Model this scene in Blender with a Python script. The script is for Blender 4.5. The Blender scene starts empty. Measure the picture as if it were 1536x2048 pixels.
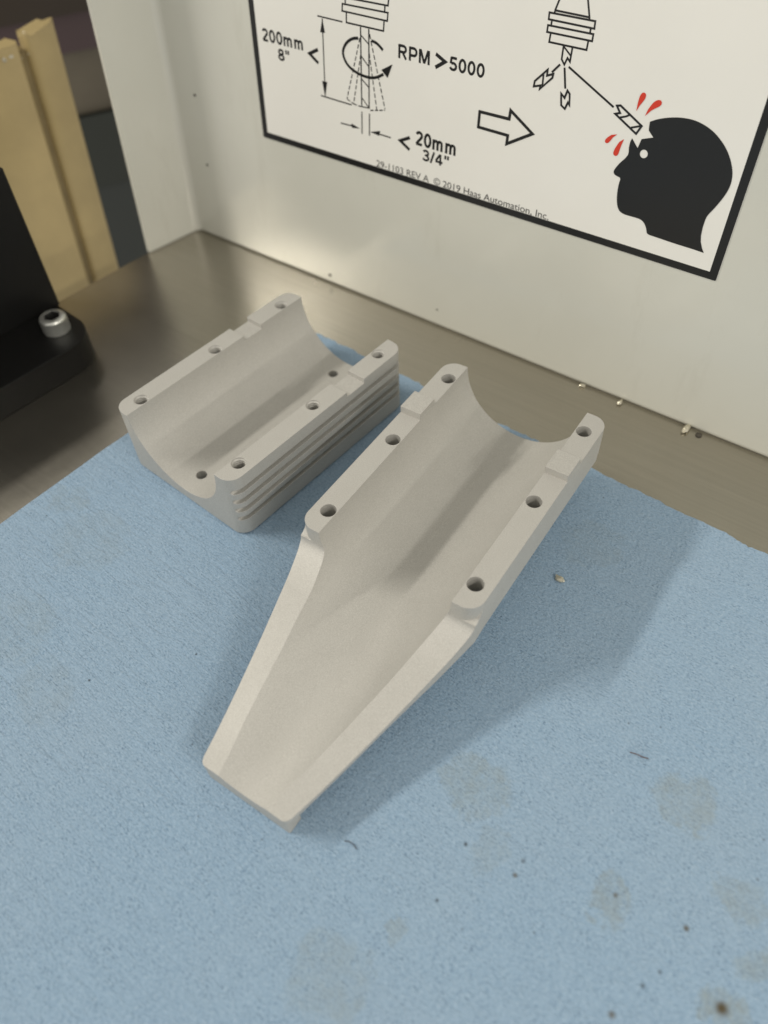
import bpy, bmesh, math, random
from mathutils import Vector, Matrix, noise

# ------------------------------------------------------------------ camera, world, lamps
scene = bpy.context.scene
MM = 0.001                                     # everything below is written in millimetres
col = scene.collection

cam_d = bpy.data.cameras.new('camera')
cam_d.sensor_fit = 'VERTICAL'; cam_d.sensor_height = 36.0; cam_d.sensor_width = 27.0
cam_d.lens = 36.0 * 1565.13 / 2048.0
cam_d.clip_start = 0.005; cam_d.clip_end = 20.0
cam = bpy.data.objects.new('camera', cam_d); col.objects.link(cam)
cam.matrix_world = (Matrix.Translation((0, 0, 165.861 * MM))
                    @ (Matrix.Rotation(math.pi / 2 - 0.868659, 4, 'X') @ Matrix.Rotation(-0.0610256, 4, 'Z')))
cam_d.dof.use_dof = True
cam_d.dof.focus_distance = 0.195
cam_d.dof.aperture_fstop = cam_d.lens / 2.7
scene.camera = cam

world = bpy.data.worlds.new('World'); scene.world = world; world.use_nodes = True
bg = world.node_tree.nodes['Background']
bg.inputs[0].default_value = (1.0, 0.97, 0.90, 1); bg.inputs[1].default_value = 0.60

# long LED strips of the machine, running square to the wall along the machine's y axis
AX = Vector((0.68, 0.733, 0)).normalized(); CX = Vector((AX.y, -AX.x, 0))
def strip(name, across, along, height, length, width, power, color):
    l = bpy.data.lights.new(name, 'AREA'); l.shape = 'RECTANGLE'
    l.size = length * MM; l.size_y = width * MM; l.energy = power; l.color = color
    o = bpy.data.objects.new(name, l); col.objects.link(o)
    p = CX * across + AX * along + Vector((0, 0, height))
    z = (p - Vector((10, 140, 15))); z = (z - AX * z.dot(AX)).normalized(); x = AX; y = z.cross(x)
    m = Matrix(((x.x, y.x, z.x, p.x * MM), (x.y, y.y, z.y, p.y * MM), (x.z, y.z, z.z, p.z * MM), (0, 0, 0, 1)))
    o.matrix_world = m
    return o
strip('led_strip_left', -905, -480, 790, 560, 40, 11.0, (1.0, 0.955, 0.865))
strip('led_strip_right', 440, -60, 400, 360, 16, 1.6, (1.0, 0.96, 0.88))
strip('led_strip_right_low', 470, -60, 222, 360, 14, 0.6, (1.0, 0.96, 0.88))

scene.view_settings.view_transform = 'Standard'; scene.view_settings.look = 'None'
scene.view_settings.exposure = -0.13; scene.view_settings.gamma = 1.0

# ------------------------------------------------------------------ helpers
def put(name, me, mat=None, parent=None, loc=(0, 0, 0), smooth=None):
    o = bpy.data.objects.new(name, me); col.objects.link(o)
    if mat: me.materials.append(mat)
    if smooth is not None:
        for p in me.polygons: p.use_smooth = True
        me.set_sharp_from_angle(angle=math.radians(smooth))
    o.location = Vector(loc) * MM
    if parent: o.parent = parent
    return o

def mesh(name, verts, faces, scale=MM):
    me = bpy.data.meshes.new(name)
    me.from_pydata([(v[0] * scale, v[1] * scale, v[2] * scale) for v in verts], [], faces); me.update()
    return me

def from_bm(name, bm, scale=MM):
    bm.normal_update()
    if scale != 1: bmesh.ops.scale(bm, vec=(scale,) * 3, verts=bm.verts)
    me = bpy.data.meshes.new(name); bm.to_mesh(me); bm.free(); return me

def tag(o, label, cat, group=None):
    o['label'] = label; o['category'] = cat
    if group: o['group'] = group
    return o

def thing(name, label, cat, matrix=None, group=None):
    o = bpy.data.objects.new(name, None); col.objects.link(o); o.empty_display_size = 0.01
    if matrix is not None: o.matrix_world = matrix
    return tag(o, label, cat, group)

def prism(outline, z0, z1):
    """closed extrusion of a plan outline (counter-clockwise)"""
    n = len(outline); v = [(x, y, z0) for x, y in outline] + [(x, y, z1) for x, y in outline]
    f = [tuple(range(n))[::-1], tuple(range(n, 2 * n))] + [(i, (i + 1) % n, n + (i + 1) % n, n + i) for i in range(n)]
    return v, f

def rrect(x0, y0, x1, y1, r, seg=8):
    pts = []
    for cx, cy, a0 in ((x1 - r, y1 - r, 0), (x0 + r, y1 - r, 90), (x0 + r, y0 + r, 180), (x1 - r, y0 + r, 270)):
        for i in range(seg + 1):
            a = math.radians(a0 + 90 * i / seg); pts.append((cx + r * math.cos(a), cy + r * math.sin(a)))
    return pts

def lathe(prof, seg=32, ax='Z', org=(0, 0, 0)):
    """closed solid of revolution; prof = [(r, h)...] starting and ending on the axis side"""
    v, f = [], []
    for r, h in prof:
        for i in range(seg):
            a = 2 * math.pi * i / seg
            p = (r * math.cos(a), r * math.sin(a), h) if ax == 'Z' else (r * math.cos(a), h, r * math.sin(a))
            v.append((p[0] + org[0], p[1] + org[1], p[2] + org[2]))
    m = len(prof)
    for k in range(m - 1):
        for i in range(seg):
            j = (i + 1) % seg
            q = (k * seg + i, k * seg + j, (k + 1) * seg + j, (k + 1) * seg + i)
            f.append(q if ax == 'Z' else q[::-1])
    b = tuple(range(seg))[::-1]; t = tuple(range((m - 1) * seg, m * seg))
    f += [b, t] if ax == 'Z' else [b[::-1], t[::-1]]
    return v, f

def boolean(base, ops):
    """base = (verts, faces) in mm; ops = [('DIFFERENCE'|'UNION', (verts, faces)), ...] -> mesh in mm"""
    tmp = []
    me = mesh('tmp', *base, scale=1.0)
    ob = bpy.data.objects.new('tmp', me); col.objects.link(ob); tmp.append(ob)
    for kind, geo in ops:
        m2 = mesh('tmp', *geo, scale=1.0)
        bm = bmesh.new(); bm.from_mesh(m2); bmesh.ops.recalc_face_normals(bm, faces=bm.faces); bm.to_mesh(m2); bm.free()
        o2 = bpy.data.objects.new('tmp', m2); col.objects.link(o2); tmp.append(o2)
        md = ob.modifiers.new('b', 'BOOLEAN'); md.operation = kind; md.object = o2; md.solver = 'EXACT'
    bm = bmesh.new(); bm.from_mesh(me); bmesh.ops.recalc_face_normals(bm, faces=bm.faces); bm.to_mesh(me); bm.free()
    dg = bpy.context.evaluated_depsgraph_get(); dg.update()
    res = bpy.data.meshes.new_from_object(ob.evaluated_get(dg))
    for o in tmp: bpy.data.objects.remove(o)
    res.transform(Matrix.Scale(MM, 4)); res.materials.clear()
    return res

# ------------------------------------------------------------------ materials
def new_mat(name):
    m = bpy.data.materials.new(name); m.use_nodes = True
    nt = m.node_tree; b = nt.nodes['Principled BSDF']
    return m, nt, b
def N(nt, typ, **kw):
    n = nt.nodes.new(typ)
    for k, v in kw.items():
        if k in n.inputs: n.inputs[k].default_value = v
        else: setattr(n, k, v)
    return n
def link(nt, a, b): nt.links.new(a, b)
def ramp(nt, fac, stops):
    r = nt.nodes.new('ShaderNodeValToRGB'); link(nt, fac, r.inputs[0])
    e = r.color_ramp.elements
    while len(e) > 2: e.remove(e[-1])
    for i, (p, c) in enumerate(stops):
        el = e[i] if i < 2 else e.new(p)
        el.position = p; el.color = c if len(c) == 4 else (*c, 1)
    return r.outputs[0]
def mixc(nt, fac, a, b, mode='MIX'):
    m = nt.nodes.new('ShaderNodeMix'); m.data_type = 'RGBA'; m.blend_type = mode
    for sock, v in ((m.inputs[0], fac), (m.inputs[6], a), (m.inputs[7], b)):
        if hasattr(v, 'is_output'): link(nt, v, sock)
        else: sock.default_value = v if not isinstance(v, tuple) or len(v) == 4 else (*v, 1)
    return m.outputs[2]
def math_(nt, op, a, b=0.0, c=0.0):
    m = nt.nodes.new('ShaderNodeMath'); m.operation = op
    for s, v in zip(m.inputs, (a, b, c)):
        if hasattr(v, 'is_output'): link(nt, v, s)
        else: s.default_value = v
    return m.outputs[0]
def tex(nt, scale, detail=4.0, rough=0.55, vec=None, typ='ShaderNodeTexNoise'):
    t = nt.nodes.new(typ); t.inputs['Scale'].default_value = scale
    if 'Detail' in t.inputs: t.inputs['Detail'].default_value = detail; t.inputs['Roughness'].default_value = rough
    if vec is not None: link(nt, vec, t.inputs['Vector'])
    return t
def coords(nt, scale=(1, 1, 1)):
    tc = nt.nodes.new('ShaderNodeTexCoord'); mp = nt.nodes.new('ShaderNodeMapping')
    link(nt, tc.outputs['Object'], mp.inputs['Vector']); mp.inputs['Scale'].default_value = scale
    return mp.outputs[0]

def blasted_aluminium():
    m, nt, b = new_mat('bead_blasted_aluminium')
    v = coords(nt)
    blot = tex(nt, 90, 4, 0.6, v).outputs[0]
    grain = tex(nt, 4200, 2, 0.6, v).outputs[0]
    c = ramp(nt, blot, [(0.3, (0.465, 0.452, 0.418)), (0.7, (0.505, 0.492, 0.457))])
    c = mixc(nt, 0.42, c, ramp(nt, grain, [(0.35, (0.37, 0.357, 0.327)), (0.68, (0.63, 0.616, 0.577))]))
    # tiny blasted facets, smoother, their sparkle painted as a bright base colour
    vo = tex(nt, 3000, vec=v, typ='ShaderNodeTexVoronoi')
    wn = nt.nodes.new('ShaderNodeTexWhiteNoise'); link(nt, vo.outputs['Position'], wn.inputs['Vector'])
    glint = math_(nt, 'GREATER_THAN', wn.outputs['Value'], 0.979)
    c = mixc(nt, math_(nt, 'MULTIPLY', glint, 0.95), c, (0.92, 0.90, 0.85, 1))
    link(nt, c, b.inputs['Base Color'])
    b.inputs['Metallic'].default_value = 0.4
    link(nt, math_(nt, 'MULTIPLY_ADD', glint, -0.34, 0.60), b.inputs['Roughness'])
    bev = nt.nodes.new('ShaderNodeBevel'); bev.samples = 6; bev.inputs['Radius'].default_value = 0.00017
    bump = N(nt, 'ShaderNodeBump', Strength=0.38, Distance=0.00009)
    h = math_(nt, 'MULTIPLY_ADD', math_(nt, 'MULTIPLY', glint, wn.outputs['Value']), 1.0, grain)
    link(nt, h, bump.inputs['Height']); link(nt, bev.outputs[0], bump.inputs['Normal'])
    link(nt, bump.outputs[0], b.inputs['Normal'])
    return m

def plain(name, colr, rough=0.5, metal=0.0, spec=0.5, bump=0.0, bscale=400, var=0.0, vscale=60, bevel=0.0, coat=0.0):
    m, nt, b = new_mat(name)
    b.inputs['Roughness'].default_value = rough; b.inputs['Metallic'].default_value = metal
    b.inputs['Specular IOR Level'].default_value = spec; b.inputs['Coat Weight'].default_value = coat
    b.inputs['Coat Roughness'].default_value = 0.12
    b.inputs['Base Color'].default_value = (*colr, 1)
    v = coords(nt)
    if var:
        t = tex(nt, vscale, 5, 0.6, v)
        lo = tuple(x * (1 - var) for x in colr); hi = tuple(min(1, x * (1 + var)) for x in colr)
        link(nt, ramp(nt, t.outputs[0], [(0.3, lo), (0.7, hi)]), b.inputs['Base Color'])
    nrm = None
    if bevel:
        bv = nt.nodes.new('ShaderNodeBevel'); bv.samples = 4; bv.inputs['Radius'].default_value = bevel; nrm = bv.outputs[0]
    if bump:
        t = tex(nt, bscale, 4, 0.6, v); bp = N(nt, 'ShaderNodeBump', Strength=bump, Distance=0.0002)
        link(nt, t.outputs[0], bp.inputs['Height'])
        if nrm: link(nt, nrm, bp.inputs['Normal'])
        nrm = bp.outputs[0]
    if nrm: link(nt, nrm, b.inputs['Normal'])
    return m

def steel_deck_mat():
    m, nt, b = new_mat('worn_stainless_steel')
    v = coords(nt)
    # brushing runs along the wall
    mp = nt.nodes.new('ShaderNodeMapping'); tc = nt.nodes.new('ShaderNodeTexCoord')
    link(nt, tc.outputs['Object'], mp.inputs['Vector'])
    mp.inputs['Rotation'].default_value = (0, 0, math.radians(39)); 
    mp2 = nt.nodes.new('ShaderNodeMapping'); link(nt, mp.outputs[0], mp2.inputs['Vector']); mp2.inputs['Scale'].default_value = (18, 900, 1)
    brush = tex(nt, 1.0, 5, 0.7, mp2.outputs[0]).outputs[0]
    smudge = tex(nt, 26, 6, 0.65, v).outputs[0]
    fine = tex(nt, 160, 4, 0.6, v).outputs[0]
    c = ramp(nt, smudge, [(0.3, (0.40, 0.375, 0.32)), (0.72, (0.40, 0.37, 0.305))])
    c = mixc(nt, 0.25, c, ramp(nt, brush, [(0.3, (0.36, 0.34, 0.29)), (0.7, (0.58, 0.55, 0.48))]))
    link(nt, c, b.inputs['Base Color'])
    b.inputs['Metallic'].default_value = 0.95
    b.inputs['Anisotropic'].default_value = 0.65
    tg = nt.nodes.new('ShaderNodeCombineXYZ'); tg.inputs[0].default_value = 0.629; tg.inputs[1].default_value = 0.777
    link(nt, tg.outputs[0], b.inputs['Tangent'])
    r = math_(nt, 'MULTIPLY_ADD', smudge, 0.16, 0.16)
    r = math_(nt, 'MULTIPLY_ADD', fine, 0.015, r)
    link(nt, r, b.inputs['Roughness'])
    bp = N(nt, 'ShaderNodeBump', Strength=0.10, Distance=0.0001); link(nt, brush, bp.inputs['Height'])
    link(nt, bp.outputs[0], b.inputs['Normal'])
    return m

def enamel_mat():
    m, nt, b = new_mat('off_white_enamel')
    v = coords(nt)
    t = tex(nt, 14, 4, 0.6, v).outputs[0]
    link(nt, ramp(nt, t, [(0.3, (0.585, 0.58, 0.515)), (0.7, (0.62, 0.615, 0.55))]), b.inputs['Base Color'])
    sc_ = ramp(nt, tex(nt, 1.0, 6, 0.75, coords(nt, (45, 45, 12))).outputs[0], [(0.56, (0, 0, 0)), (0.78, (.35, .35, .35))])
    link(nt, mixc(nt, sc_, ramp(nt, t, [(0.3, (0.575, 0.57, 0.505)), (0.7, (0.62, 0.615, 0.55))]), (0.43, 0.41, 0.34, 1)), b.inputs['Base Color'])
    b.inputs['Roughness'].default_value = 0.5
    b.inputs['Specular IOR Level'].default_value = 0.3
    b.inputs['Coat Weight'].default_value = 1.0; b.inputs['Coat IOR'].default_value = 1.5; b.inputs['Coat Roughness'].default_value = 0.15
    o = tex(nt, 300, 2, 0.5, v).outputs[0]
    bp = N(nt, 'ShaderNodeBump', Strength=0.05, Distance=0.0004); link(nt, o, bp.inputs['Height'])
    link(nt, bp.outputs[0], b.inputs['Normal'])
    return m

# stains of the towel: (a, b, radius, strength, kind) in towel coordinates, mm
STAINS = [(147.4, 96.5, 8.0, .55, 0), (184.0, 72.2, 7.0, .60, 0), (180.5, 98.0, 5.2, .75, 0), (199.7, 82.2, 5.5, .55, 0),
          (204.3, 102.6, 4.6, .8, 0), (157.4, 106.0, 5.0, .35, 0), (25.4, 105.6, 12, .26, 0), (32.8, 136.1, 13, .30, 0),
          (54.1, 140.6, 9, .22, 0), (146.8, 143.1, 9, .40, 0), (151.4, 129.5, 2.5, .5, 0), (206.5, 92.0, 3.6, .5, 0), (208.5, 88.0, 3.6, .45, 0),
          (134, 24, 9, .25, 0), (8, 100, 7, .35, 0),
          (180.8, 97.6, 1.0, .7, 1), (204.5, 102.7, 2.2, .95, 1), (163.6, 106.6, 1.0, .75, 1), (152.5, 107.8, .85, .95, 2), (154.2, 119.9, .75, .95, 2),
          (194.0, 94.6, 1.1, .9, 1), (192.0, 108.2, .9, .75, 2), (189.8, 115.7, 1.3, .75, 1), (193.4, 104.3, .8, .7, 2), (163.4, 103.3, 1.0, .55, 2),
          (8.0, 107.7, .5, .9, 2), (60.3, 132.4, .6, .95, 2), (75.5, 111.8, .55, .9, 2), (68.2, 101.8, .35, .9, 2), (129.0, 8.1, .5, .9, 2),
          (142, 60, .45, .9, 2), (166, 64, .5, .8, 2), (172, 60.5, .5, .8, 2), (199, 70, .5, .7, 2), (201, 78, .6, .7, 2), (153, 55, .4, .8, 2), (92, 128, .6, .7, 2), (119, 133, .55, .8, 2),
          (42, 98, .45, .7, 2), (50, 121, .5, .7, 2), (105, 138, .5, .8, 2), (161, 121, .6, .6, 2), (172, 113, .6, .6, 2)]
def towel_mat():
    m, nt, b = new_mat('blue_shop_towel_paper')
    v = coords(nt)
    sep = nt.nodes.new('ShaderNodeSeparateXYZ'); link(nt, v, sep.inputs[0])
    wob = tex(nt, 110, 6, 0.72, v).outputs[1]
    wv = nt.nodes.new('ShaderNodeVectorMath'); wv.operation = 'MULTIPLY_ADD'
    link(nt, wob, wv.inputs[0]); wv.inputs[1].default_value = (0.016, 0.016, 0); wv.inputs[2].default_value = (0, 0, 0)
    ws = nt.nodes.new('ShaderNodeVectorMath'); ws.operation = 'ADD'; link(nt, v, ws.inputs[0])
    wc = nt.nodes.new('ShaderNodeVectorMath'); wc.operation = 'SUBTRACT'; link(nt, wv.outputs[0], wc.inputs[0]); wc.inputs[1].default_value = (0.008, 0.008, 0)
    link(nt, wc.outputs[0], ws.inputs[1])
    # fibre colour
    fv = coords(nt, (900, 2400, 1))
    fibre = tex(nt, 1.0, 5, 0.7, fv).outputs[0]
    mott = tex(nt, 1500, 4, 0.7, v).outputs[0]
    big = tex(nt, 22, 4, 0.6, v).outputs[0]
    c = ramp(nt, mott, [(0.28, (0.15, 0.245, 0.36)), (0.42, (0.255, 0.37, 0.495)), (0.55, (0.295, 0.415, 0.54)), (0.72, (0.38, 0.50, 0.615))])
    c = mixc(nt, 0.40, c, ramp(nt, fibre, [(0.3, (0.17, 0.27, 0.40)), (0.7, (0.36, 0.49, 0.62))]))
    c = mixc(nt, math_(nt, 'MULTIPLY', ramp(nt, big, [(0.4, (0, 0, 0)), (0.7, (1, 1, 1))]), 0.25), c, (0.33, 0.41, 0.49, 1))
    fl = tex(nt, 1.0, 3, 0.7, coords(nt, (1300, 2900, 1))).outputs[0]
    clump = ramp(nt, tex(nt, 230, 4, 0.65, v).outputs[0], [(0.40, (.15, .15, .15)), (0.62, (1, 1, 1))])
    c = mixc(nt, math_(nt, 'MULTIPLY', clump, ramp(nt, fl, [(0.54, (0, 0, 0)), (0.63, (.8, .8, .8))])), c, (0.10, 0.165, 0.25, 1))
    c = mixc(nt, ramp(nt, fl, [(0.36, (.4, .4, .4)), (0.45, (0, 0, 0))]), c, (0.42, 0.53, 0.63, 1))
    # sparse pin-prick embossing dots
    dv = coords(nt, (1, 1, 1)); vo = tex(nt, 620, vec=dv, typ='ShaderNodeTexVoronoi')
    dot = ramp(nt, vo.outputs['Distance'], [(0.12, (1, 1, 1)), (0.30, (0, 0, 0))])
    wn = nt.nodes.new('ShaderNodeTexWhiteNoise'); link(nt, vo.outputs['Position'], wn.inputs['Vector'])
    dsel = math_(nt, 'MULTIPLY', dot, math_(nt, 'GREATER_THAN', wn.outputs['Value'], 0.55))
    c = mixc(nt, math_(nt, 'MULTIPLY', dsel, 0.6), c, (0.085, 0.15, 0.23, 1))
    cols = [(0.25, 0.25, 0.18, 1), (0.085, 0.06, 0.02, 1), (0.03, 0.035, 0.035, 1)]
    stn = tex(nt, 210, 6, 0.75, v).outputs[0]
    for a, bb, r, s, kind in STAINS:
        if kind: r *= .8
        else: s *= .8
        dn = nt.nodes.new('ShaderNodeVectorMath'); dn.operation = 'DISTANCE'
        link(nt, ws.outputs[0] if kind == 0 else v, dn.inputs[0]); dn.inputs[1].default_value = (a * MM, bb * MM, 0)
        mr = nt.nodes.new('ShaderNodeMapRange'); link(nt, dn.outputs['Value'], mr.inputs[0])
        mr.interpolation_type = 'SMOOTHSTEP'
        mr.inputs[1].default_value = r * MM * (0.74 if kind == 0 else 0.15); mr.inputs[2].default_value = r * MM * 1.0
        mr.inputs[3].default_value = s * (0.60 if kind == 0 else 1.0); mr.inputs[4].default_value = 0
        f = mr.outputs[0]
        if kind == 0: f = math_(nt, 'MULTIPLY', f, ramp(nt, stn, [(0.36, (.15, .15, .15)), (0.64, (1.25, 1.25, 1.25))]))
        c = mixc(nt, f, c, cols[kind])
    link(nt, c, b.inputs['Base Color'])
    b.inputs['Roughness'].default_value = 0.95; b.inputs['Specular IOR Level'].default_value = 0.15
    b.inputs['Sheen Weight'].default_value = 0.15
    # crepe ridges along the back edge + fibres + emboss dots
    rv = coords(nt, (150, 700, 1)); ridge = tex(nt, 1.0, 3, 0.55, rv); ridge.inputs['Distortion'].default_value = 0.6
    fade = nt.nodes.new('ShaderNodeMapRange'); link(nt, sep.outputs[0], fade.inputs[0])
    fade.inputs[1].default_value = 0.05; fade.inputs[2].default_value = 0.15; fade.inputs[3].default_value = 1.0; fade.inputs[4].default_value = 0.42
    h = math_(nt, 'MULTIPLY_ADD', ridge.outputs[0], fade.outputs[0], math_(nt, 'MULTIPLY', fibre, 0.40))
    h = math_(nt, 'MULTIPLY_ADD', mott, 0.45, h)
    h = math_(nt, 'MULTIPLY_ADD', dsel, -0.25, h)
    bp = N(nt, 'ShaderNodeBump', Strength=0.9, Distance=0.0008); link(nt, h, bp.inputs['Height'])
    link(nt, bp.outputs[0], b.inputs['Normal'])
    return m

M_al = blasted_aluminium()
M_deck = steel_deck_mat()
M_enamel = enamel_mat()
M_towel = towel_mat()
M_sign = plain('white_sticker_vinyl', (0.80, 0.785, 0.735), rough=0.22, var=0.015, vscale=30)
M_ink = plain('black_ink', (0.012, 0.012, 0.012), rough=0.30)
M_red = plain('red_ink', (0.62, 0.045, 0.022), rough=0.30)
M_black = plain('black_oxide_steel', (0.008, 0.0078, 0.0075), rough=0.38, spec=0.22, bump=0.15, bscale=900, bevel=0.0008)
M_zinc = plain('zinc_plated_steel', (0.66, 0.66, 0.61), rough=0.30, metal=0.8, var=0.1, vscale=500, bevel=0.0003)
M_dark = plain('socket_shade', (0.03, 0.03, 0.028), rough=0.45, metal=0.6)  # shade inside the screw's hex socket, put into a dark colour
M_tan = plain('tan_plastic', (0.42, 0.325, 0.155), rough=0.34, var=0.10, vscale=45, bump=0.15, bscale=250, bevel=0.0006)
M_tan2 = plain('tan_plastic_groove_shade', (0.20, 0.15, 0.065), rough=0.5, var=0.15, vscale=80)  # same tan plastic darkened, the groove's shade is in the colour
M_chip = plain('bright_metal_chip', (0.66, 0.62, 0.50), rough=0.3, metal=0.8, bump=0.3, bscale=1500)
M_joint = plain('joint_sealant_line', (0.16, 0.145, 0.11), rough=0.7)
M_grime = plain('dark_grime', (0.05, 0.042, 0.03), rough=0.7, var=0.3, vscale=800)

# ------------------------------------------------------------------ the place: deck, folded wall panel
D = Vector((0.7772907, -0.6291416, 0)); NB = Vector((0.6291416, 0.7772907, 0)); U = Vector((0.0379537, 0.0468910, 0.9981787))
NF = -NB; O = NB * 187.738
ZD = -0.45                                     # top of the deck: the towel lies between it and z = 0

corner = Vector((-68.63, 296.12, 0)); e_al = Vector((0.70, 0.714, 0)).normalized()
def dk(p): return (p.x, p.y)
p_c = corner + NB * 3 ; p_l = corner - e_al * 420
outl = [dk(O + D * 140 + NB * 6), dk(O - D * 236 + NB * 6), dk(corner + NB * 2 - D * 3), dk(p_l), (-420, -260), (330, -260)]
v, f = prism(outl[::-1], ZD - 2.0, ZD)
bm = bmesh.new()
me = mesh('steel_deck', v, f); o = put('steel_deck', me, M_deck)
bm.from_mesh(me); bmesh.ops.recalc_face_normals(bm, faces=bm.faces); bm.to_mesh(me); bm.free()
o['kind'] = 'structure'

def wall_panel():
    root = thing('wall_panel', 'off-white enamelled sheet metal panel standing behind the two parts, folded at its left end', 'panel')
    # plan profile in (s along D, q toward the camera): long face, bend, short return flange
    R = 3.5; s_c = -240.5; prof = [(150.0, 0.0), (60, 0), (-40, 0), (-140, 0)]
    for i in range(13):
        a = math.radians(90 + 80 * i / 12)
        prof.append((s_c + R + R * math.cos(a), R - R * math.sin(a)))
    last = prof[-1]
    fl = math.radians(80); prof.append((last[0] - 20.5 * math.cos(fl) * 1.0, last[1] + 20.5 * math.sin(fl)))
    t = 1.5
    nor = []
    for i in range(len(prof)):
        a = Vector(prof[max(i - 1, 0)]); b_ = Vector(prof[min(i + 1, len(prof) - 1)]); d_ = (b_ - a).normalized()
        nor.append(Vector((-d_.y, d_.x)))           # away from the camera side
    back = [(Vector(p) + n_ * t) for p, n_ in zip(prof, nor)]
    ring = [Vector(p) for p in prof] + back[::-1]
    zs = [0.15, 0.7, 1.6, 40, 120, 300]; off = [0.7, 0.2, 0.0, 0.0, 0.0, 0.0]
    vs, fs = [], []; n_ = len(ring)
    for z, of in zip(zs, off):
        for k, p in enumerate(ring):
            q = p.y - (of if k < len(prof) else -of * 0)
            P = O + D * p.x + NF * q + U * z + Vector((0, 0, ZD)); vs.append(P)
    for j in range(len(zs) - 1):
        for i in range(n_):
            k = (i + 1) % n_; fs.append((j * n_ + i, j * n_ + k, (j + 1) * n_ + k, (j + 1) * n_ + i))
    fs.append(tuple(range(n_))[::-1]); fs.append(tuple(range((len(zs) - 1) * n_, len(zs) * n_)))
    me = mesh('sheet', vs, fs)
    bm = bmesh.new(); bm.from_mesh(me); bmesh.ops.recalc_face_normals(bm, faces=bm.faces); bm.to_mesh(me); bm.free()
    put('sheet', me, M_enamel, root, smooth=40)
    # dark joint where the sheet stands on the deck
    js = []
    for p in prof: js.append(O + D * p[0] + NF * (p[1] - 0.45) + Vector((0, 0, ZD + 0.012)))
    jb = [O + D * p.x + NF * p.y + Vector((0, 0, ZD + 0.012)) for p in back]
    m_ = len(js); put('joint', mesh('joint', js + jb, [(i, i + 1, m_ + i + 1, m_ + i) for i in range(m_ - 1)]), M_joint, root)
    # little dents and flecks of dirt on the paint
    for s, tt, r in ((-228.3, 53.2, .55), (-227.9, 28.9, .5), (-170.8, 2.9, .6), (-123.6, 6.0, .35)):
        bm = bmesh.new(); bmesh.ops.create_icosphere(bm, subdivisions=1, radius=r)
        for w in bm.verts: w.co *= 1 + 0.4 * noise.noise(w.co * 3 + Vector((s, 0, 0)))
        bmesh.ops.scale(bm, vec=(1, 1, .9), verts=bm.verts)
        P = O + D * s + U * tt + NF * 0.0
        bmesh.ops.translate(bm, vec=P, verts=bm.verts); put('paint_fleck', from_bm('paint_fleck', bm), M_grime, root, smooth=60)
wall_panel()

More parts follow.
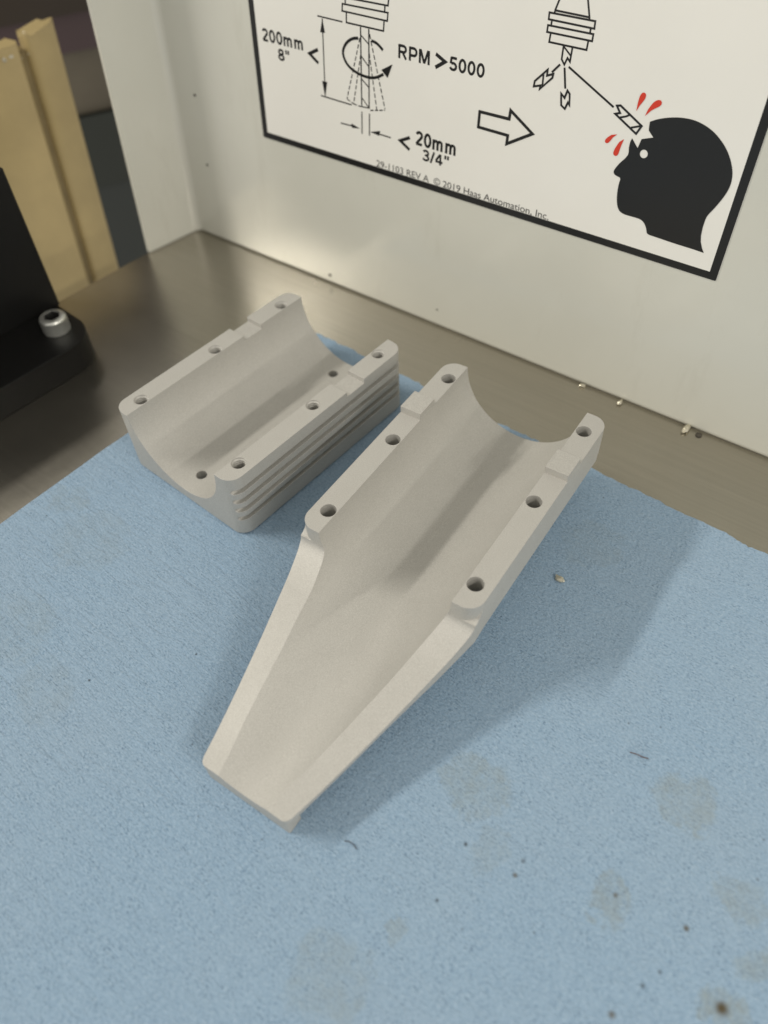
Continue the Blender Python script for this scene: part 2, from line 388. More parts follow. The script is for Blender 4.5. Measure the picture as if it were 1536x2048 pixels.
# ------------------------------------------------------------------ warning sign on the wall
SIGN = {"text":[["200mm",[4.56,30.06,16.77,3.57]],["8\"",[10.5,25.65,4.64,3.31]],["RPM",[56.19,34.36,10.68,3.54]],["5000",[73.31,34.39,10.91,3.44]],["20mm",[62.87,12.28,14.39,4.06]],["3/4\"",[65.38,8.3,9.39,3.3]],["29-1103 REV A  \u00a9 2019 Haas Automation, Inc.",[48.19,2.2,60.54,2.0]]],"L":{"less_than_sign":[[[[26.77,31.39],[23.36,29.71],[26.66,27.68]],0.95],[[[60.71,13.77],[57.21,12.1],[60.66,10.2]],0.95]],"greater_than_sign":[[[[68.7,37.55],[71.75,36.17],[68.69,34.23]],0.95]],"dimension_line":[[[[29.12,39.9],[28.65,18.7]],0.4],[[[27.33,40.26],[36.57,40.16]],0.4],[[[26.91,18.64],[39.0,18.41]],0.4],[[[42.86,17.3],[42.75,10.77]],0.4],[[[45.75,17.35],[45.61,10.9]],0.4],[[[34.41,12.12],[38.82,12.29]],0.4],[[[49.22,12.2],[53.76,12.14]],0.4]],"tool_holder_outline":[[[[[38.12,42.65],[38.03,40.22],[51.1,40.19],[51.35,42.88]],0.45],[[[36.78,44.66],[36.61,42.89],[52.41,42.82],[52.65,44.83],[36.78,44.66]],0.45],[[[37.86,44.7],[37.87,46.28]],0.45],[[[51.53,44.98],[51.63,46.51]],0.45],[[[37.78,48.07],[37.69,46.3],[52.65,46.5],[52.92,48.3]],0.45]],[[[[100.69,52.14],[112.73,52.16],[112.81,50.62],[100.72,50.71],[100.69,52.14]],0.45],[[[101.61,50.6],[101.58,49.56]],0.45],[[[111.9,50.52],[111.89,49.56]],0.45],[[[100.74,49.47],[112.8,49.48],[112.78,48.0],[100.72,48.0],[100.74,49.47]],0.45],[[[101.75,47.91],[101.65,45.97],[111.74,45.94],[111.8,47.94]],0.45],[[[103.54,57.25],[102.8,54.97],[102.13,52.87],[102.06,52.25]],0.45],[[[109.39,58.05],[110.06,56.01],[111.13,52.66],[111.14,52.22]],0.45],[[[102.28,52.79],[111.04,52.7]],0.45]]],"drill_bit":[[[[[43.08,39.93],[42.87,18.73]],0.42],[[[46.0,39.9],[45.65,18.74]],0.42],[[[43.09,37.92],[45.85,36.08]],0.35],[[[43.0,32.61],[45.79,30.21]],0.35],[[[43.03,26.46],[45.67,24.64]],0.35],[[[42.95,21.3],[45.66,18.88],[42.87,18.73]],0.35]],[[[[105.63,45.81],[105.64,42.84],[106.55,41.8],[107.14,43.39],[107.93,42.7],[108.01,45.79]],0.45],[[[105.74,45.65],[107.87,44.03]],0.4]]],"dash":[[[42.78,37.1],[37.31,19.88]],[[42.93,32.86],[39.79,18.95]],[[37.31,19.79],[39.79,18.86],[42.67,18.66]],[[46.01,33.79],[48.56,18.78]],[[46.23,38.68],[51.56,19.84]],[[46.1,18.35],[51.55,19.55]]],"rot":[[[[42.19,36.97],[40.7,36.73],[39.27,36.13],[37.77,35.04],[36.7,33.58],[36.32,32.29],[36.61,31.04],[37.58,29.56],[39.5,28.34],[42.52,27.49],[46.17,27.3],[48.74,27.91],[51.07,29.22]],0.75],[[[46.91,37.11],[48.03,37.0],[49.26,36.56],[50.89,35.42]],0.75]],"tri":[[[29.12,39.95],[28.06,36.17],[29.9,36.28]],[[28.64,18.49],[27.74,22.98],[29.77,23.03]],[[42.02,12.17],[38.62,12.98],[38.84,11.67]],[[45.86,12.06],[49.76,13.22],[49.3,11.67]]],"rottri":[[[54.25,32.37],[50.32,30.25],[52.53,28.51]]],"block_arrow":[[[[83.74,25.99],[92.98,26.06],[93.15,28.3],[100.4,23.9],[93.01,19.59],[93.11,21.82],[83.67,21.95],[83.74,25.99]],0.8]],"fl":[[[[105.45,41.66],[103.52,39.51]],0.5],[[[106.75,41.18],[107.79,36.56]],0.5],[[[107.83,41.55],[121.28,34.99]],0.5]],"frag":[[[[[102.3,39.91],[102.31,38.52],[103.98,39.22],[103.86,38.3],[100.78,35.07],[100.92,35.97],[99.03,35.37],[99.12,36.64],[102.3,39.91]],0.5],[[[101.31,38.67],[101.44,35.66]],0.45]],[[[[106.88,35.24],[107.99,34.42],[108.48,36.24],[109.2,35.59],[109.63,33.02],[109.11,33.61],[108.51,31.92],[107.37,32.55],[106.88,35.24]],0.5]],[[[[122.05,35.5],[122.95,35.74],[129.31,32.32],[128.33,30.28],[122.02,33.61],[123.21,34.05],[122.05,35.5]],0.5],[[[123.39,33.05],[124.91,33.62],[125.73,34.16]],0.45],[[[126.69,31.37],[129.1,32.3]],0.45]]],"drop":[[[127.14,35.3],[127.1,37.07],[127.19,38.61],[127.51,39.44],[128.01,39.75],[128.62,39.52],[128.74,38.76],[128.42,37.93],[127.72,36.73]],[[129.52,34.68],[129.92,36.24],[130.77,38.01],[131.62,38.77],[132.49,38.92],[132.92,38.36],[132.71,37.62],[131.82,37.02],[130.73,36.18]],[[123.62,29.08],[122.17,28.63],[121.11,27.67],[120.72,26.94],[120.96,26.41],[121.59,26.4],[122.15,27.1],[122.64,28.08]],[[125.61,28.38],[124.56,27.45],[123.9,26.02],[123.53,24.77],[123.73,24.04],[124.4,23.88],[124.92,24.33],[125.07,25.53],[125.24,26.72]]],"head":[[[131.09,33.75],[132.71,34.66],[134.85,35.48],[137.27,36.09],[139.49,36.36],[141.78,36.33],[144.19,35.81],[146.45,34.92],[148.47,33.62],[150.34,32.05],[151.97,30.05],[153.17,27.92],[153.69,26.33],[153.94,24.4],[153.61,22.28],[152.8,19.99],[151.82,17.74],[150.82,15.85],[150.64,14.71],[150.6,12.65],[150.79,10.48],[151.21,8.92],[151.98,7.45],[152.76,6.41],[150.11,6.51],[144.5,6.53],[139.29,6.72],[137.19,6.75],[136.8,7.93],[136.05,9.15],[135.14,9.88],[134.06,10.14],[132.01,10.12],[129.95,10.09],[128.69,10.44],[127.82,11.34],[127.17,13.14],[126.82,15.28],[126.75,17.46],[126.97,19.01],[125.92,19.14],[124.98,19.44],[124.7,20.04],[124.83,20.74],[125.84,22.59],[126.95,23.91],[127.49,24.95],[127.53,25.6],[127.32,26.83],[127.34,28.1],[127.61,29.05],[129.53,27.1],[130.04,29.43],[132.82,30.42],[132.07,31.06],[131.3,31.74],[131.16,32.68]]],"eye":[[131.42,26.16],[132.3,26.37],[131.64,25.29]],"border_pts":[[0.71,40.35],[-0.29,0.21],[158.48,-0.57],[156.39,42.21],[2.87,40.66],[0.86,4.06],[122.18,-0.46],[142.13,0.42],[155.13,45.75],[156.75,1.14]]}}
sx = -196.88; sy = 46.2
NT = D.cross(U)
SM = Matrix((( D.x, U.x, NT.x, 0), (D.y, U.y, NT.y, 0), (D.z, U.z, NT.z, 0), (0, 0, 0, 1)))
SM.translation = (O + D * sx + U * sy + NT * 0.04) * MM
sign = thing('warning_sign', 'white safety sticker with black border, drill diagrams and injured head, on the wall panel', 'sign', SM)
SW, SH = 157.9, 112.0
def slab(name, pts, h0, h1, mat, parent=None):
    v, f = prism(pts, h0, h1); return put(name, mesh(name, v, f), mat, parent or sign)
bw = 2.25
slab('vinyl_sheet', rrect(0, 0, SW, SH, 0.4, 3), 0.02, 0.10, M_sign)
bm_v = []; 
def border():
    o1 = rrect(0.05, 0.05, SW - 0.05, SH - 0.05, 0.4, 3); i1 = rrect(bw, bw * .92, SW - bw, SH - bw, 0.05, 3); n_ = len(o1)
    v = [(x, y, 0.11) for x, y in o1] + [(x, y, 0.11) for x, y in i1]
    put('border', mesh('border', v, [(i, (i + 1) % n_, n_ + (i + 1) % n_, n_ + i) for i in range(n_)]), M_ink, sign)
border()
layer = [0.112]
def nexth():
    layer[0] += 0.0006; return layer[0]
def ribbon(pts, w, h, closed=False):
    P = [Vector(p) for p in pts]
    if closed or (P[0] - P[-1]).length < 1e-6: closed = True; P = P[:-1] if (P[0] - P[-1]).length < 1e-6 else P
    n_ = len(P); L, Rr = [], []
    for i in range(n_):
        a = P[i - 1] if (i > 0 or closed) else None; c = P[(i + 1) % n_] if (i < n_ - 1 or closed) else None
        d1 = (P[i] - a).normalized() if a is not None else None; d2 = (c - P[i]).normalized() if c is not None else None
        d1 = d1 if d1 is not None else d2; d2 = d2 if d2 is not None else d1
        n1 = Vector((-d1.y, d1.x)); n2 = Vector((-d2.y, d2.x)); m_ = (n1 + n2)
        m_ = m_.normalized() if m_.length > 1e-4 else n1
        k = min(1.0 / max(m_.dot(n1), 0.35), 2.4)
        L.append(P[i] + m_ * (w / 2 * k)); Rr.append(P[i] - m_ * (w / 2 * k))
    v = [(p.x, p.y, h) for p in L] + [(p.x, p.y, h) for p in Rr]
    rng = range(n_) if closed else range(n_ - 1)
    f = [(n_ + i, n_ + (i + 1) % n_, (i + 1) % n_, i) for i in rng]
    return v, f
def strokes(name, items, mat=M_ink):
    V, F = [], []
    for pts, w in items:
        v, f = ribbon(pts, w, nexth()); k = len(V); V += v; F += [tuple(i + k for i in q) for q in f]
    return put(name, mesh(name, V, F), mat, sign)
def smooth_loop(pts, it=2, closed=True):
    P = [Vector(p) for p in pts]
    for _ in range(it):
        Q = []; n_ = len(P)
        for i in range(n_ if closed else n_ - 1):
            a, b_ = P[i], P[(i + 1) % n_]; Q += [a * .75 + b_ * .25, a * .25 + b_ * .75]
        P = Q if closed else [P[0]] + Q + [P[-1]]
    return P
def fill(name, loops, mat):
    bm = bmesh.new(); h = nexth()
    edges = []
    for lp in loops:
        vs = [bm.verts.new((p[0], p[1], h)) for p in lp]
        for i in range(len(vs)): edges.append(bm.edges.new((vs[i], vs[(i + 1) % len(vs)])))
    bmesh.ops.triangle_fill(bm, use_beauty=True, use_dissolve=False, edges=edges, normal=(0, 0, 1))
    for fc in bm.faces:
        if fc.normal.z < 0: fc.normal_flip()
    return put(name, from_bm(name, bm), mat, sign)

def text(s, x, y, w, h, bold):
    cu = bpy.data.curves.new('lettering', 'FONT'); cu.size = 1.0
    def measure(body, off):
        cu.body = body; cu.offset = off
        ob = bpy.data.objects.new('tmp', cu); col.objects.link(ob)
        dg = bpy.context.evaluated_depsgraph_get(); dg.update()
        me = bpy.data.meshes.new_from_object(ob.evaluated_get(dg)); bpy.data.objects.remove(ob)
        return me
    off = 0.022 if bold else 0.002
    ref = measure('0', off); capy = [q.co.y for q in ref.vertices]; c0, c1 = min(capy), max(capy)
    me = measure(s, off)
    xs = [q.co.x for q in me.vertices]; x0, x1 = min(xs), max(xs); hh = nexth()
    for q in me.vertices:
        q.co = Vector(((x + (q.co.x - x0) / (x1 - x0) * w), (y + (q.co.y - c0) / (c1 - c0) * h), hh)) * MM
    me.materials.clear()
    return put('lettering', me, M_ink, sign)
def arc(cx, cy, rx, ry, a0, a1, n=14):
    return [(cx + rx * math.cos(math.radians(a0 + (a1 - a0) * i / n)), cy + ry * math.sin(math.radians(a0 + (a1 - a0) * i / n))) for i in range(n + 1)]
# bold sign-writer's glyphs as centre lines: advance width and strokes, cap height 1, half stroke .085 in from the edge
GW = .085
GLYPH = {
 '0': (.60, [[(x, y) for x, y in arc(.29, .5, .19, .415, 90, 450, 26)]]),
 '2': (.60, [arc(.29, .70, .185, .215, 165, -35, 12) + [(.14, .17), (.105, .085)], [(.07, .085), (.50, .085)]]),
 '3': (.60, [arc(.28, .715, .17, .20, 160, -75, 12), arc(.28, .285, .195, .20, 75, -160, 12), [(.22, .52), (.32, .52)]]),
 '4': (.60, [[(.375, 0), (.375, .97)], [(.345, .93), (.075, .33)], [(.045, .275), (.54, .275)]]),
 '5': (.60, [[(.50, .915), (.13, .915)], [(.15, .97), (.105, .50)], arc(.27, .32, .205, .235, 128, -160, 16)]),
 '8': (.60, [arc(.29, .725, .165, .19, 90, 450, 22), arc(.29, .285, .195, .20, 90, 450, 22)]),
 '"': (.42, [[(.11, 1.0), (.11, .66)], [(.29, 1.0), (.29, .66)]]),
 '/': (.32, [[(.03, -.02), (.26, 1.0)]]),
 'm': (.90, [[(.115, 0), (.115, .73)], [(.13, .47)] + arc(.265, .50, .135, .145, 150, 0, 8) + [(.40, 0)], [(.415, .47)] + arc(.55, .50, .135, .145, 150, 0, 8) + [(.685, 0)]]),
 'R': (.74, [[(.125, 0), (.125, 1.0)], [(.10, .915), (.40, .915)] + arc(.42, .70, .16, .215, 88, -88, 10) + [(.40, .485), (.10, .485)], [(.36, .46), (.60, 0)]]),
 'P': (.69, [[(.125, 0), (.125, 1.0)], [(.10, .915), (.38, .915)] + arc(.40, .66, .17, .255, 88, -88, 10) + [(.38, .405), (.10, .405)]]),
 'M': (.86, [[(.12, 0), (.12, 1.0)], [(.72, 0), (.72, 1.0)], [(.16, .98), (.42, .05)], [(.68, .98), (.42, .05)]]),
}
def sign_text(s, x, y, w, h):
    adv = sum(GLYPH[c][0] for c in s) - .10; kx = w / adv; items = []; cx = -.05
    for c in s:
        a, st = GLYPH[c]
        for pl in st: items.append(([(x + (cx + px) * kx, y + py * h) for px, py in pl], .20 * h))
        cx += a
    V, F = [], []; h0 = nexth()
    for k, (pl, sw) in enumerate(items):
        v, f = ribbon(pl, sw, h0 + .0005 * (k % 3)); b0 = len(V); V += v; F += [tuple(i + b0 for i in q) for q in f]
    nexth(); nexth()
    return put('lettering', mesh('lettering', V, F), M_ink, sign)
for i, (s, (x, y, w, h)) in enumerate(SIGN['text']):
    if i < 6: sign_text(s, x, y, w, h)
    else: text(s, x, y, w, h, False)
L = SIGN['L']
for it in L['less_than_sign']: strokes('less_than_sign', [it])
for it in L['greater_than_sign']: strokes('greater_than_sign', [it])
for i, it in enumerate(L['dimension_line']): strokes('dimension_line', [it])
for t in L['tri']: fill('arrow_head', [t], M_ink)
for hset in L['tool_holder_outline']: strokes('tool_holder_outline', hset)
for hset in L['drill_bit']: strokes('drill_outline', hset)
dashes = []
for pl in L['dash']:
    P = [Vector(p) for p in pl]; 
    for a, b_ in zip(P[:-1], P[1:]):
        ln = (b_ - a).length; dd = (b_ - a) / max(ln, 1e-6); t0 = 0.0; 
        while t0 < ln:
            dashes.append(([tuple(a + dd * t0), tuple(a + dd * min(t0 + 1.25, ln))], .32)); t0 += 1.75
strokes('dashed_drill_outline', dashes)
rot = [(smooth_loop(L['rot'][0][0], 2, False), .78), (smooth_loop(L['rot'][1][0], 2, False), .78)]
strokes('rotation_arrow', rot)
fill('rotation_arrow_head', L['rottri'], M_ink)
strokes('block_arrow', L['block_arrow'])
for it in L['fl']: strokes('flight_line', [it])
for fr in L['frag']: strokes('drill_fragment', fr)
for dr in L['drop']:
    P = [tuple(dr[0])] + [tuple(q) for q in smooth_loop(dr[1:], 2, False)]
    fill('blood_drop', [P], M_red)
head = [tuple(p) for p in L['head'][0]]
# keep the cut at the brow sharp, round the rest of the outline
k0 = 20
sm = smooth_loop(head[:19], 2, False) + [Vector(head[19])] + [Vector(h_) for h_ in head[20:24]] + smooth_loop(head[24:47], 2, False) + [Vector(h_) for h_ in head[47:]]
ex, ey = L['eye'][0]; er = 1.02
eye = [(ex + er * math.cos(a * math.pi / 16), ey + er * math.sin(a * math.pi / 16)) for a in range(32)]
fill('head_silhouette', [[tuple(p) for p in sm], eye[::-1]], M_ink)

# ------------------------------------------------------------------ the two machined parts
R_CH = 17.86; HL = 34.6; HW = 24.0
HOLES = [(sx_ * 20, y) for sx_ in (-1, 1) for y in (27.72, 0, -27.9)]

def half_block():
    mat = Matrix.Rotation(math.radians(-42.7084), 4, 'Z'); mat.translation = Vector((-32.367, 175.575, 21.6)) * MM
    root = thing('clamp_block', 'squat grey aluminium block with half-round channel and grooved side, left of the long scoop', 'machined part', mat)
    H = 21.6
    # body with a small chamfer round the bottom edge
    a = rrect(-HW, -HL, HW, HL, 4.0, 10); b_ = rrect(-HW + .5, -HL + .5, HW - .5, HL - .5, 3.5, 10); n_ = len(a)
    v = [(x, y, -H) for x, y in b_] + [(x, y, -H + .5) for x, y in a] + [(x, y, 0) for x, y in a]
    f = [tuple(range(n_))[::-1], tuple(range(2 * n_, 3 * n_))]
    for k in (0, 1): f += [(k * n_ + i, k * n_ + (i + 1) % n_, (k + 1) * n_ + (i + 1) % n_, (k + 1) * n_ + i) for i in range(n_)]
    ops = [('DIFFERENCE', lathe([(R_CH, -60), (R_CH, 60)], 128, 'Y'))]
    for x0, x1 in ((-30, -10), (10, 30)):
        ops.append(('DIFFERENCE', prism([(x0, 9.5), (x1, 9.5), (x1, 16.75), (x0, 16.75)], -1.55, 3)))
    for zc, r in ((-4.75, 1.08), (-8.35, 1.08), (-11.75, 1.08), (-15.1, 1.02)):
        r *= .74; sl = [(HW + 3, zc + r), (HW - 1.15, zc + r)] + [(HW - 1.15 + r * math.cos(math.radians(a)), zc + r * math.sin(math.radians(a))) for a in range(100, 261, 10)] + [(HW - 1.15, zc - r), (HW + 3, zc - r)]
        n2 = len(sl); v2 = [(x, -60, z) for x, z in sl] + [(x, 60, z) for x, z in sl]
        ops.append(('DIFFERENCE', (v2, [tuple(range(n2)), tuple(range(n2, 2 * n2))[::-1]] + [(i, (i + 1) % n2, n2 + (i + 1) % n2, n2 + i) for i in range(n2)])))
    for x, y in HOLES:
        prof = [(1.6, -12)]; z = -12
        while z < -1.4:
            prof += [(1.62, z + .05), (1.80, z + .32)]; z += .62
        prof += [(1.64, -.75), (2.0, -.3), (2.0, .6)]
        ops.append(('DIFFERENCE', lathe(prof, 40, 'Z', (x, y, 0))))
    for y in (28.0, -27.9):
        ops.append(('DIFFERENCE', lathe([(1.62, -30), (1.62, 0)], 40, 'Z', (-0.15, y, 0))))
    put('body', boolean((v, f), ops), M_al, root, smooth=13)
half_block()

def scoop():
    mat = Matrix(((0.80383, 0.59483, -0.00537, 0), (-0.59485, 0.80384, -0.00141, 0), (0.00348, 0.00432, 0.99998, 0), (0, 0, 0, 1)))
    mat.translation = Vector((19.497, 131.635, 24.709)) * MM
    root = thing('chute_part', 'long grey aluminium scoop whose half-round channel tapers to a narrow tip on the towel', 'machined part', mat)
    W = [(34.55, 0), (-34.6, 0)]
    def wid(y): return 20.8 + 0 if False else (24.0 if y > -34.4 else max(11.6, 24.0 - (-34.4 - y) * 0.2335))
    curve = smooth_loop([(-34.6, -4.9), (-34.66, -5.6), (-35.1, -6.4), (-36.3, -7.35), (-38.0, -8.2), (-40, -9.0), (-42, -9.72), (-44, -10.33), (-47, -11.0)], 3, False)
    zt_pts = [(p.x, p.y) for p in curve] + [(-60, -13.85), (-70, -15.45), (-76, -16.2), (-80, -16.6), (-84, -16.8), (-88.4, -16.9)]
    zs_pts = [(36, -11), (-30, -11), (-36, -12), (-46, -13.8), (-60, -15.2), (-71, -17.0), (-83, -18.4), (-88.4, -18.5)]
    zb_pts = [(36, -24.55), (-32, -24.55), (-45, -22.8), (-60, -21.6), (-88.4, -20.6)]
    def lerp(tab, y):
        for (y0, z0), (y1, z1) in zip(tab[:-1], tab[1:]):
            if y <= y0 and y >= y1: return z0 + (z1 - z0) * (y - y0) / (y1 - y0)
        return tab[0][1] if y > tab[0][0] else tab[-1][1]
    # lower body lofted along its length
    ys = [34.55, 34.2, 30.6, 10, -10, -28, -30.6, -31.2, -32, -32.8, -33.6, -34.2] + [p.x for p in curve] + [-53, -58, -64, -70, -76, -80, -84, -86.3, -87.2, -87.6, -87.75]
    V, F = [], []
    for y in ys:
        w = wid(y)
        if y > 30.6: w = HW - 4 + math.sqrt(max(0.0, 16 - max(0, y - 30.6) ** 2)) if y < 34.59 else HW - 4
        if y < -86.3:
            t = (-86.3 - y) / 1.45; w = wid(-86.3) - 0.37 * t - 1.1 * (1 - math.sqrt(max(0, 1 - t * t)))
        zt = -11 + 0.2 if y > -34.5 else lerp(zt_pts, y)
        zt = -4.9 + 4.5 * min(1.0, (y + 34.6) / 4.0) ** 2 if y > -34.5 else zt
        zs = min(lerp(zs_pts, y), zt - .8); zb = lerp(zb_pts, y)
        b_ = min(11.0, w - 3.0)
        if y < -84: zb = max(zb, -20.6 + 2.0 * 0)
        wi = 10.0; zi = zt
        if y < -44:
            zi = zt + lerp([(-44, 0), (-52, .2), (-60, .45), (-70, .75), (-78, .8), (-84, .45), (-88.4, .15)], y)
            wi = math.sqrt(R_CH ** 2 - zi ** 2); k = (zi - zt) / (w - wi); wi -= 1.2; zi += 1.2 * k
        sec = [(-w, zt), (-wi, zi), (wi, zi), (w, zt), (w, zs), (w - .35, zs - .45), (b_ + .6, zb + .25), (b_ - .6, zb), (-b_ + .6, zb), (-b_ - .6, zb + .25), (-w + .35, zs - .45), (-w, zs)]
        V += [(x, y, z) for x, z in sec]
    m_ = 12
    for k in range(len(ys) - 1):
        for i in range(m_):
            j = (i + 1) % m_; F.append((k * m_ + i, k * m_ + j, (k + 1) * m_ + j, (k + 1) * m_ + i))
    F.append(tuple(range(m_))); F.append(tuple(range((len(ys) - 1) * m_, len(ys) * m_))[::-1])
    upper = prism(rrect(-HW + .0, -HL, HW - .0, HL, 4.0, 10), -8.9, 0)
    ops = [('UNION', upper)]
    ops.append(('DIFFERENCE', lathe([(R_CH, -120), (R_CH, 60)], 128, 'Y')))
    for x, y in HOLES:
        ops.append(('DIFFERENCE', lathe([(1.98, -30), (1.98, 4)], 40, 'Z', (x, y, 0))))
    put('body', boolean((V, F), ops), M_al, root, smooth=13)
    # locating tabs: stand on the rails, cut by the same channel
    for sgn in (-1, 1):
        x0, x1 = (17.0, HW - .04) if sgn > 0 else (-HW + .04, -17.0)
        v, f = prism([(x0, 9.75), (x1, 9.75), (x1, 16.75), (x0, 16.75)], -0.6, 2.05)
        put('locating_tab', boolean((v, f), [('DIFFERENCE', lathe([(R_CH + .05, -60), (R_CH + .05, 60)], 128, 'Y'))]), M_al, root, smooth=13)
    v, f = prism(rrect(-11.4, -87.45, 11.1, -83.5, .4, 3), -24.35, -18.2)
    put('foot', mesh('foot', v, f), M_al, root, smooth=40)
scoop()

# ------------------------------------------------------------------ shop towel
def towel():
    e1 = Vector((.7475, -.6643, 0)); e2 = Vector((-.6643, -.7475, 0))
    mat = Matrix(((e1.x, e2.x, 0, 0), (e1.y, e2.y, 0, 0), (0, 0, 1, 0), (0, 0, 0, 1)))
    mat = Matrix(((e1.x, -e2.x, 0, 0), (e1.y, -e2.y, 0, 0), (0, 0, 1, 0), (0, 0, 0, 1)))
    mat = Matrix(((e1.x, e2.x, 0, 0), (e1.y, e2.y, 0, 0), (0, 0, -1, 0), (0, 0, 0, 1)))  # right-handed: z points down
    mat.translation = Vector((-29.9, 232.5, 0)) * MM
    root = thing('shop_towel', 'stained blue paper shop towel spread on the steel deck under both aluminium parts', 'towel', mat)
    A, B_, st = 300.0, 260.0, 0.8
    na, nb = int(A / st), int(B_ / st)
    def edge(a):      # torn, perforated back edge
        return 1.6 * (0.55 * noise.noise(Vector((a * .05, 3.1, 0))) + 0.45 * noise.noise(Vector((a * .35, 7.7, 0))) + 0.45 * max(0, noise.noise(Vector((a * .9, 1.2, 0)))))
    V, F = [], []
    for j in range(nb + 1):
        for i in range(na + 1):
            a, b = i * st, j * st
            fa = max(0, 1 - b / 4.0)
            bb = b + edge(a) * fa
            aa = a + 0.35 * noise.noise(Vector((b * .08, 11, 0))) * max(0, 1 - a / 4.0)
            h = 0.13 * noise.noise(Vector((a * .035, b * .05, 2))) + 0.05 * noise.noise(Vector((a * .09, b * .42, 5)))
            lift = 0.35 * math.exp(-b / 2.2) * (0.5 + 0.8 * noise.noise(Vector((a * .06, 21, 0)))) + .25 * math.exp(-a / 2.5) * (0.5 + noise.noise(Vector((b * .06, 31, 0))))
            V.append((aa, bb, -(h - 0.17 + max(0, lift))))
    for j in range(nb):
        for i in range(na):
            k = j * (na + 1) + i; F.append((k, k + na + 1, k + na + 2, k + 1))
    base = len(V)
    rim = [i for i in range(na + 1)] + [j * (na + 1) + na for j in range(1, nb + 1)] + [nb * (na + 1) + i for i in range(na - 1, -1, -1)] + [j * (na + 1) for j in range(nb - 1, 0, -1)]
    for k in rim: x, y, z = V[k]; V.append((x, y, z + .22))
    for t in range(len(rim)):
        u_ = (t + 1) % len(rim); F.append((rim[t], rim[u_], base + u_, base + t))
    me = mesh('sheet', V, F)
    put('sheet', me, M_towel, root, smooth=60)
    return mat
towel()

# chip lying on the towel, two loose fibres
def chip(name, seed, size, loc, label, cat, group=None, mat=None, flat=.45):
    rnd = random.Random(seed); bm = bmesh.new()
    bmesh.ops.create_icosphere(bm, subdivisions=2, radius=1.0)
    for w in bm.verts:
        k = 1 + 0.55 * noise.noise(w.co * 1.7 + Vector((seed * 3.1, 0, 0))) + .25 * noise.noise(w.co * 4 + Vector((0, seed, 0)))
        w.co = Vector((w.co.x * size[0] * k, w.co.y * size[1] * k, w.co.z * size[2] * k))
    o = put(name, from_bm(name, bm), mat or M_chip, None, loc, smooth=25)
    o.rotation_euler = (0, 0, rnd.uniform(0, 3.1))
    return tag(o, label, cat, group)
chip('metal_chip', 1, (1.5, .8, .45), (43.7, 114.1, .35), 'small pale chip lying alone on the blue towel right of the long scoop', 'chip').rotation_euler = (0, 0, -.75)
chip('metal_chip', 2, (1.1, .6, .55), (65.1, 187.6, .1), 'tiny bright chip at the foot of the wall, leftmost of the three there', 'chip', 'chips along the wall joint')
chip('metal_chip', 3, (1.3, .7, .6), (75.0, 178.8, .1), 'small bright chip at the foot of the wall, middle one of the three there', 'chip', 'chips along the wall joint')
chip('metal_chip', 4, (2.0, 1.0, .8), (91.5, 165.4, .3), 'biggest curled bright chip at the foot of the wall, rightmost of the three', 'chip', 'chips along the wall joint')
tag(put('grime_crumb', mesh('g', *lathe([(.15, -.2), (1.0, 0), (.7, .3), (.1, .5)], 9, 'Z')), M_grime, None, (94.6, 163.0, -.2)), 'dark crumb of dirt beside the biggest chip at the wall foot', 'dirt')
def fibre(name, pts, r, mat, label):
    cu = []; V, F = [], []
    P = [Vector(p) for p in smooth_loop([Vector(p) for p in pts], 2, False)]
    for i, p in enumerate(P):
        d_ = (P[min(i + 1, len(P) - 1)] - P[max(i - 1, 0)]).normalized(); s_ = Vector((-d_.y, d_.x, 0)).normalized(); t_ = d_.cross(s_)
        for k in range(5):
            a = 2 * math.pi * k / 5; V.append(p + s_ * (r * math.cos(a)) + t_ * (r * math.sin(a)))
    for i in range(len(P) - 1):
        for k in range(5):
            j = (k + 1) % 5; F.append((i * 5 + k, i * 5 + j, i * 5 + 5 + j, i * 5 + 5 + k))
    return tag(put(name, mesh(name, V, F), mat, None), label, 'fibre')
fibre('loose_fibre', [(50.2, 67.6, .15), (51.4, 67.0, .5), (52.6, 66.2, .45), (53.8, 66.0, .15)], .11, plain('brown_fibre', (.10, .05, .04), .7), 'short brown fibre lying on the blue towel to the right of the scoop tip')
fibre('loose_fibre', [(-12.2, 52.6, .15), (-11.2, 52.4, .5), (-10.2, 51.6, .4), (-9.7, 50.8, .15)], .10, plain('dark_fibre', (.04, .04, .05), .7), 'short dark curved fibre lying on the blue towel in front of the scoop tip')

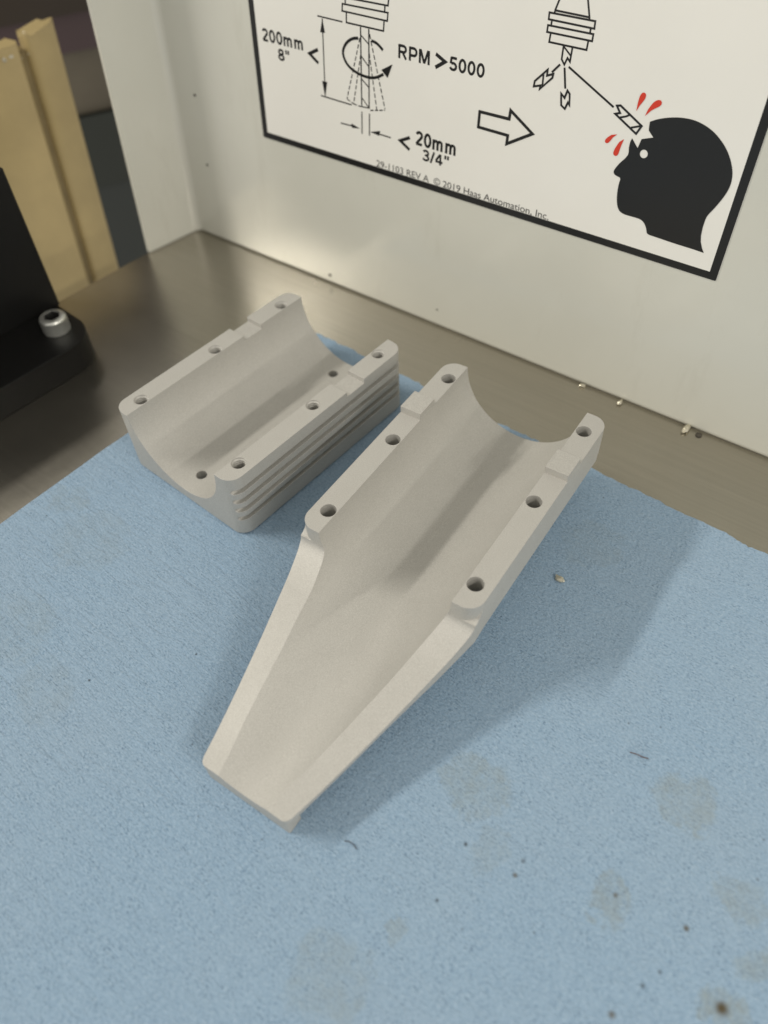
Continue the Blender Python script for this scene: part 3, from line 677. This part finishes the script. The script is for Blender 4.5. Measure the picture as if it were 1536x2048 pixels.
# ------------------------------------------------------------------ black bracket with cap screw, tan guide, dark panels behind
E1 = Vector((0.70, 0.714, 0)).normalized(); F1 = Vector((-E1.y, E1.x, 0)); P0 = Vector((-93.5, 215.0, ZD))
BM = Matrix(((E1.x, F1.x, 0, 0), (E1.y, F1.y, 0, 0), (0, 0, 1, 0), (0, 0, 0, 1))); BM.translation = P0 * MM
br = thing('fixture_bracket', 'black steel bracket with rounded foot plate and silver cap screw at the left edge', 'bracket', BM)
v, f = prism(rrect(-90, 0, 3.6, 60, 11.0, 14), 0, 10.2); put('foot_plate', mesh('foot_plate', v, f), M_black, br, smooth=40)
v, f = prism(rrect(-90, 24, 4.6, 56, .8, 3), 10.2, 58); put('column', mesh('column', v, f), M_black, br, smooth=40)
def cap_screw():
    H, R = 5.4, 4.5; seg = 72
    V, F = [], []
    rings = [(R - .1, 0, 0), (R, .25, 1), (R, H - 1.5, 1), (R - .05, H - 1.3, 0), (R - .1, H - .7, 0), (R - .5, H - .15, 0), (R - .9, H, 0)]
    for r, z, kn in rings:
        for i in range(seg):
            a = 2 * math.pi * i / seg; rr = r - (.22 if (kn and i % 2) else 0); V.append((rr * math.cos(a), rr * math.sin(a), z))
    hexr = [(2.75, H), (2.55, H - .3), (2.55, H - 4.6)]
    for r, z in hexr:
        for i in range(seg):
            a = 2 * math.pi * i / seg; k = math.cos(math.pi / 6) / math.cos((a % (math.pi / 3)) - math.pi / 6); V.append((r * k * math.cos(a), r * k * math.sin(a), z))
    nr = len(rings) + len(hexr)
    for k in range(nr - 1):
        for i in range(seg):
            j = (i + 1) % seg; F.append((k * seg + i, k * seg + j, (k + 1) * seg + j, (k + 1) * seg + i))
    F.append(tuple(range((nr - 1) * seg, nr * seg)))
    F.append(tuple(range(seg))[::-1])
    o = put('cap_screw', mesh('cap_screw', V, F), M_zinc, br, (-4.2, 12.4, 10.2), smooth=30)
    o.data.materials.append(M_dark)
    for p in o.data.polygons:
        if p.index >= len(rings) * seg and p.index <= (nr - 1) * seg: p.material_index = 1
    return o
cap_screw()

TM = Matrix(((E1.x, F1.x, 0, 0), (E1.y, F1.y, 0, 0), (0, 0, 1, 0), (0, 0, 0, 1))); TM.translation = Vector((-95.0 * 1.25, 269.6 * 1.25, -41.9)) * MM; TM = TM @ Matrix.Scale(1.25, 4)
tan = thing('tan_guide_rail', 'tan plastic rail with a vertical groove and ragged top, standing behind the black bracket', 'rail', TM)
def tan_bar(x0, x1, y0, y1, r, top, name, lean=(0.085, 0.035), mat=M_tan, rough_top=1.2, jag=0.0):
    pl = rrect(x0, y0, x1, y1, r, 5); n_ = len(pl); V, F = [], []
    zs = [0, top * .3, top * .6, top * .85, top - 3, top - 1.2, top]
    for z in zs:
        for x, y in pl:
            zz = z
            if z > top - 4: zz = z + rough_top * (noise.noise(Vector((x * .5, y * .5, z * .1))) ) + jag * (x - x0) / (x1 - x0)
            V.append((x + lean[0] * zz, y + lean[1] * zz, zz))
    for k in range(len(zs) - 1):
        for i in range(n_): j = (i + 1) % n_; F.append((k * n_ + i, k * n_ + j, (k + 1) * n_ + j, (k + 1) * n_ + i))
    F.append(tuple(range(n_))[::-1]); F.append(tuple(range((len(zs) - 1) * n_, len(zs) * n_)))
    put(name, mesh(name, V, F), mat, tan, smooth=45)
tan_bar(-11.0, 0, 0, 7, 2.2, 82, 'rail_bar', jag=1.5, rough_top=2.0)
tan_bar(-48, -13.6, 0, 6, 2.0, 81, 'rail_bar')
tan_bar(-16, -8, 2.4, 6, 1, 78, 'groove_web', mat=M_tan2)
for k, (x, y, s_) in enumerate(((-14.2, 1.2, .8), (-17.5, .2, .9), (-10.9, 2.0, .55), (-20, -.2, 1.0))):
    zz = 77 + (k % 2) * 1.5
    P = TM @ (Vector((x + .085 * zz, y + .035 * zz - .3, zz)) * MM)
    c_ = chip('metal_chip', 20 + k, (s_, s_ * .6, s_ * .7), P / MM, ['pale chip on the tan rail top just left of the groove', 'larger pale chip on the tan rail top, second left of the groove', 'tiniest pale chip on the tan rail top, right of the groove', 'pale chip on the tan rail top nearest the left edge of the picture'][k], 'chip', 'chips on the tan rail')

a_ = math.radians(22); BD = Vector((math.cos(a_), math.sin(a_), 0)); BN = Vector((-BD.y, BD.x, 0))
GM = Matrix(((BD.x, BN.x, 0, 0), (BD.y, BN.y, 0, 0), (0, 0, 1, 0), (0, 0, 0, 1))); GM.translation = Vector((-156, 497, 0)) * MM
back = thing('machine_cabinet', 'dark banded machine cabinet seen out of focus in the gap left of the white panel', 'cabinet', GM)
def band(name, z0, z1, y0, mat):
    v, f = prism(rrect(-430, y0, 260, y0 + 40, 1.5, 2), z0, z1); put(name, mesh(name, v, f), mat, back, smooth=40)
band('upper_cover', 20.5, 230, -2, plain('dark_brown_cover', (.040, .028, .018), .5))
band('purple_strip', 1, 20, 2, plain('dull_purple_paint', (.085, .055, .058), .5))
band('grey_strip', -33, .5, 4, plain('grey_brown_paint', (.135, .115, .082), .5, var=.15, vscale=30))
band('lower_cover', -76, -33.5, 0, plain('dark_green_grey_paint', (.030, .035, .028), .5))
band('base_tray', -320, -77, 2, plain('slate_grey_paint', (.040, .046, .042), .5))
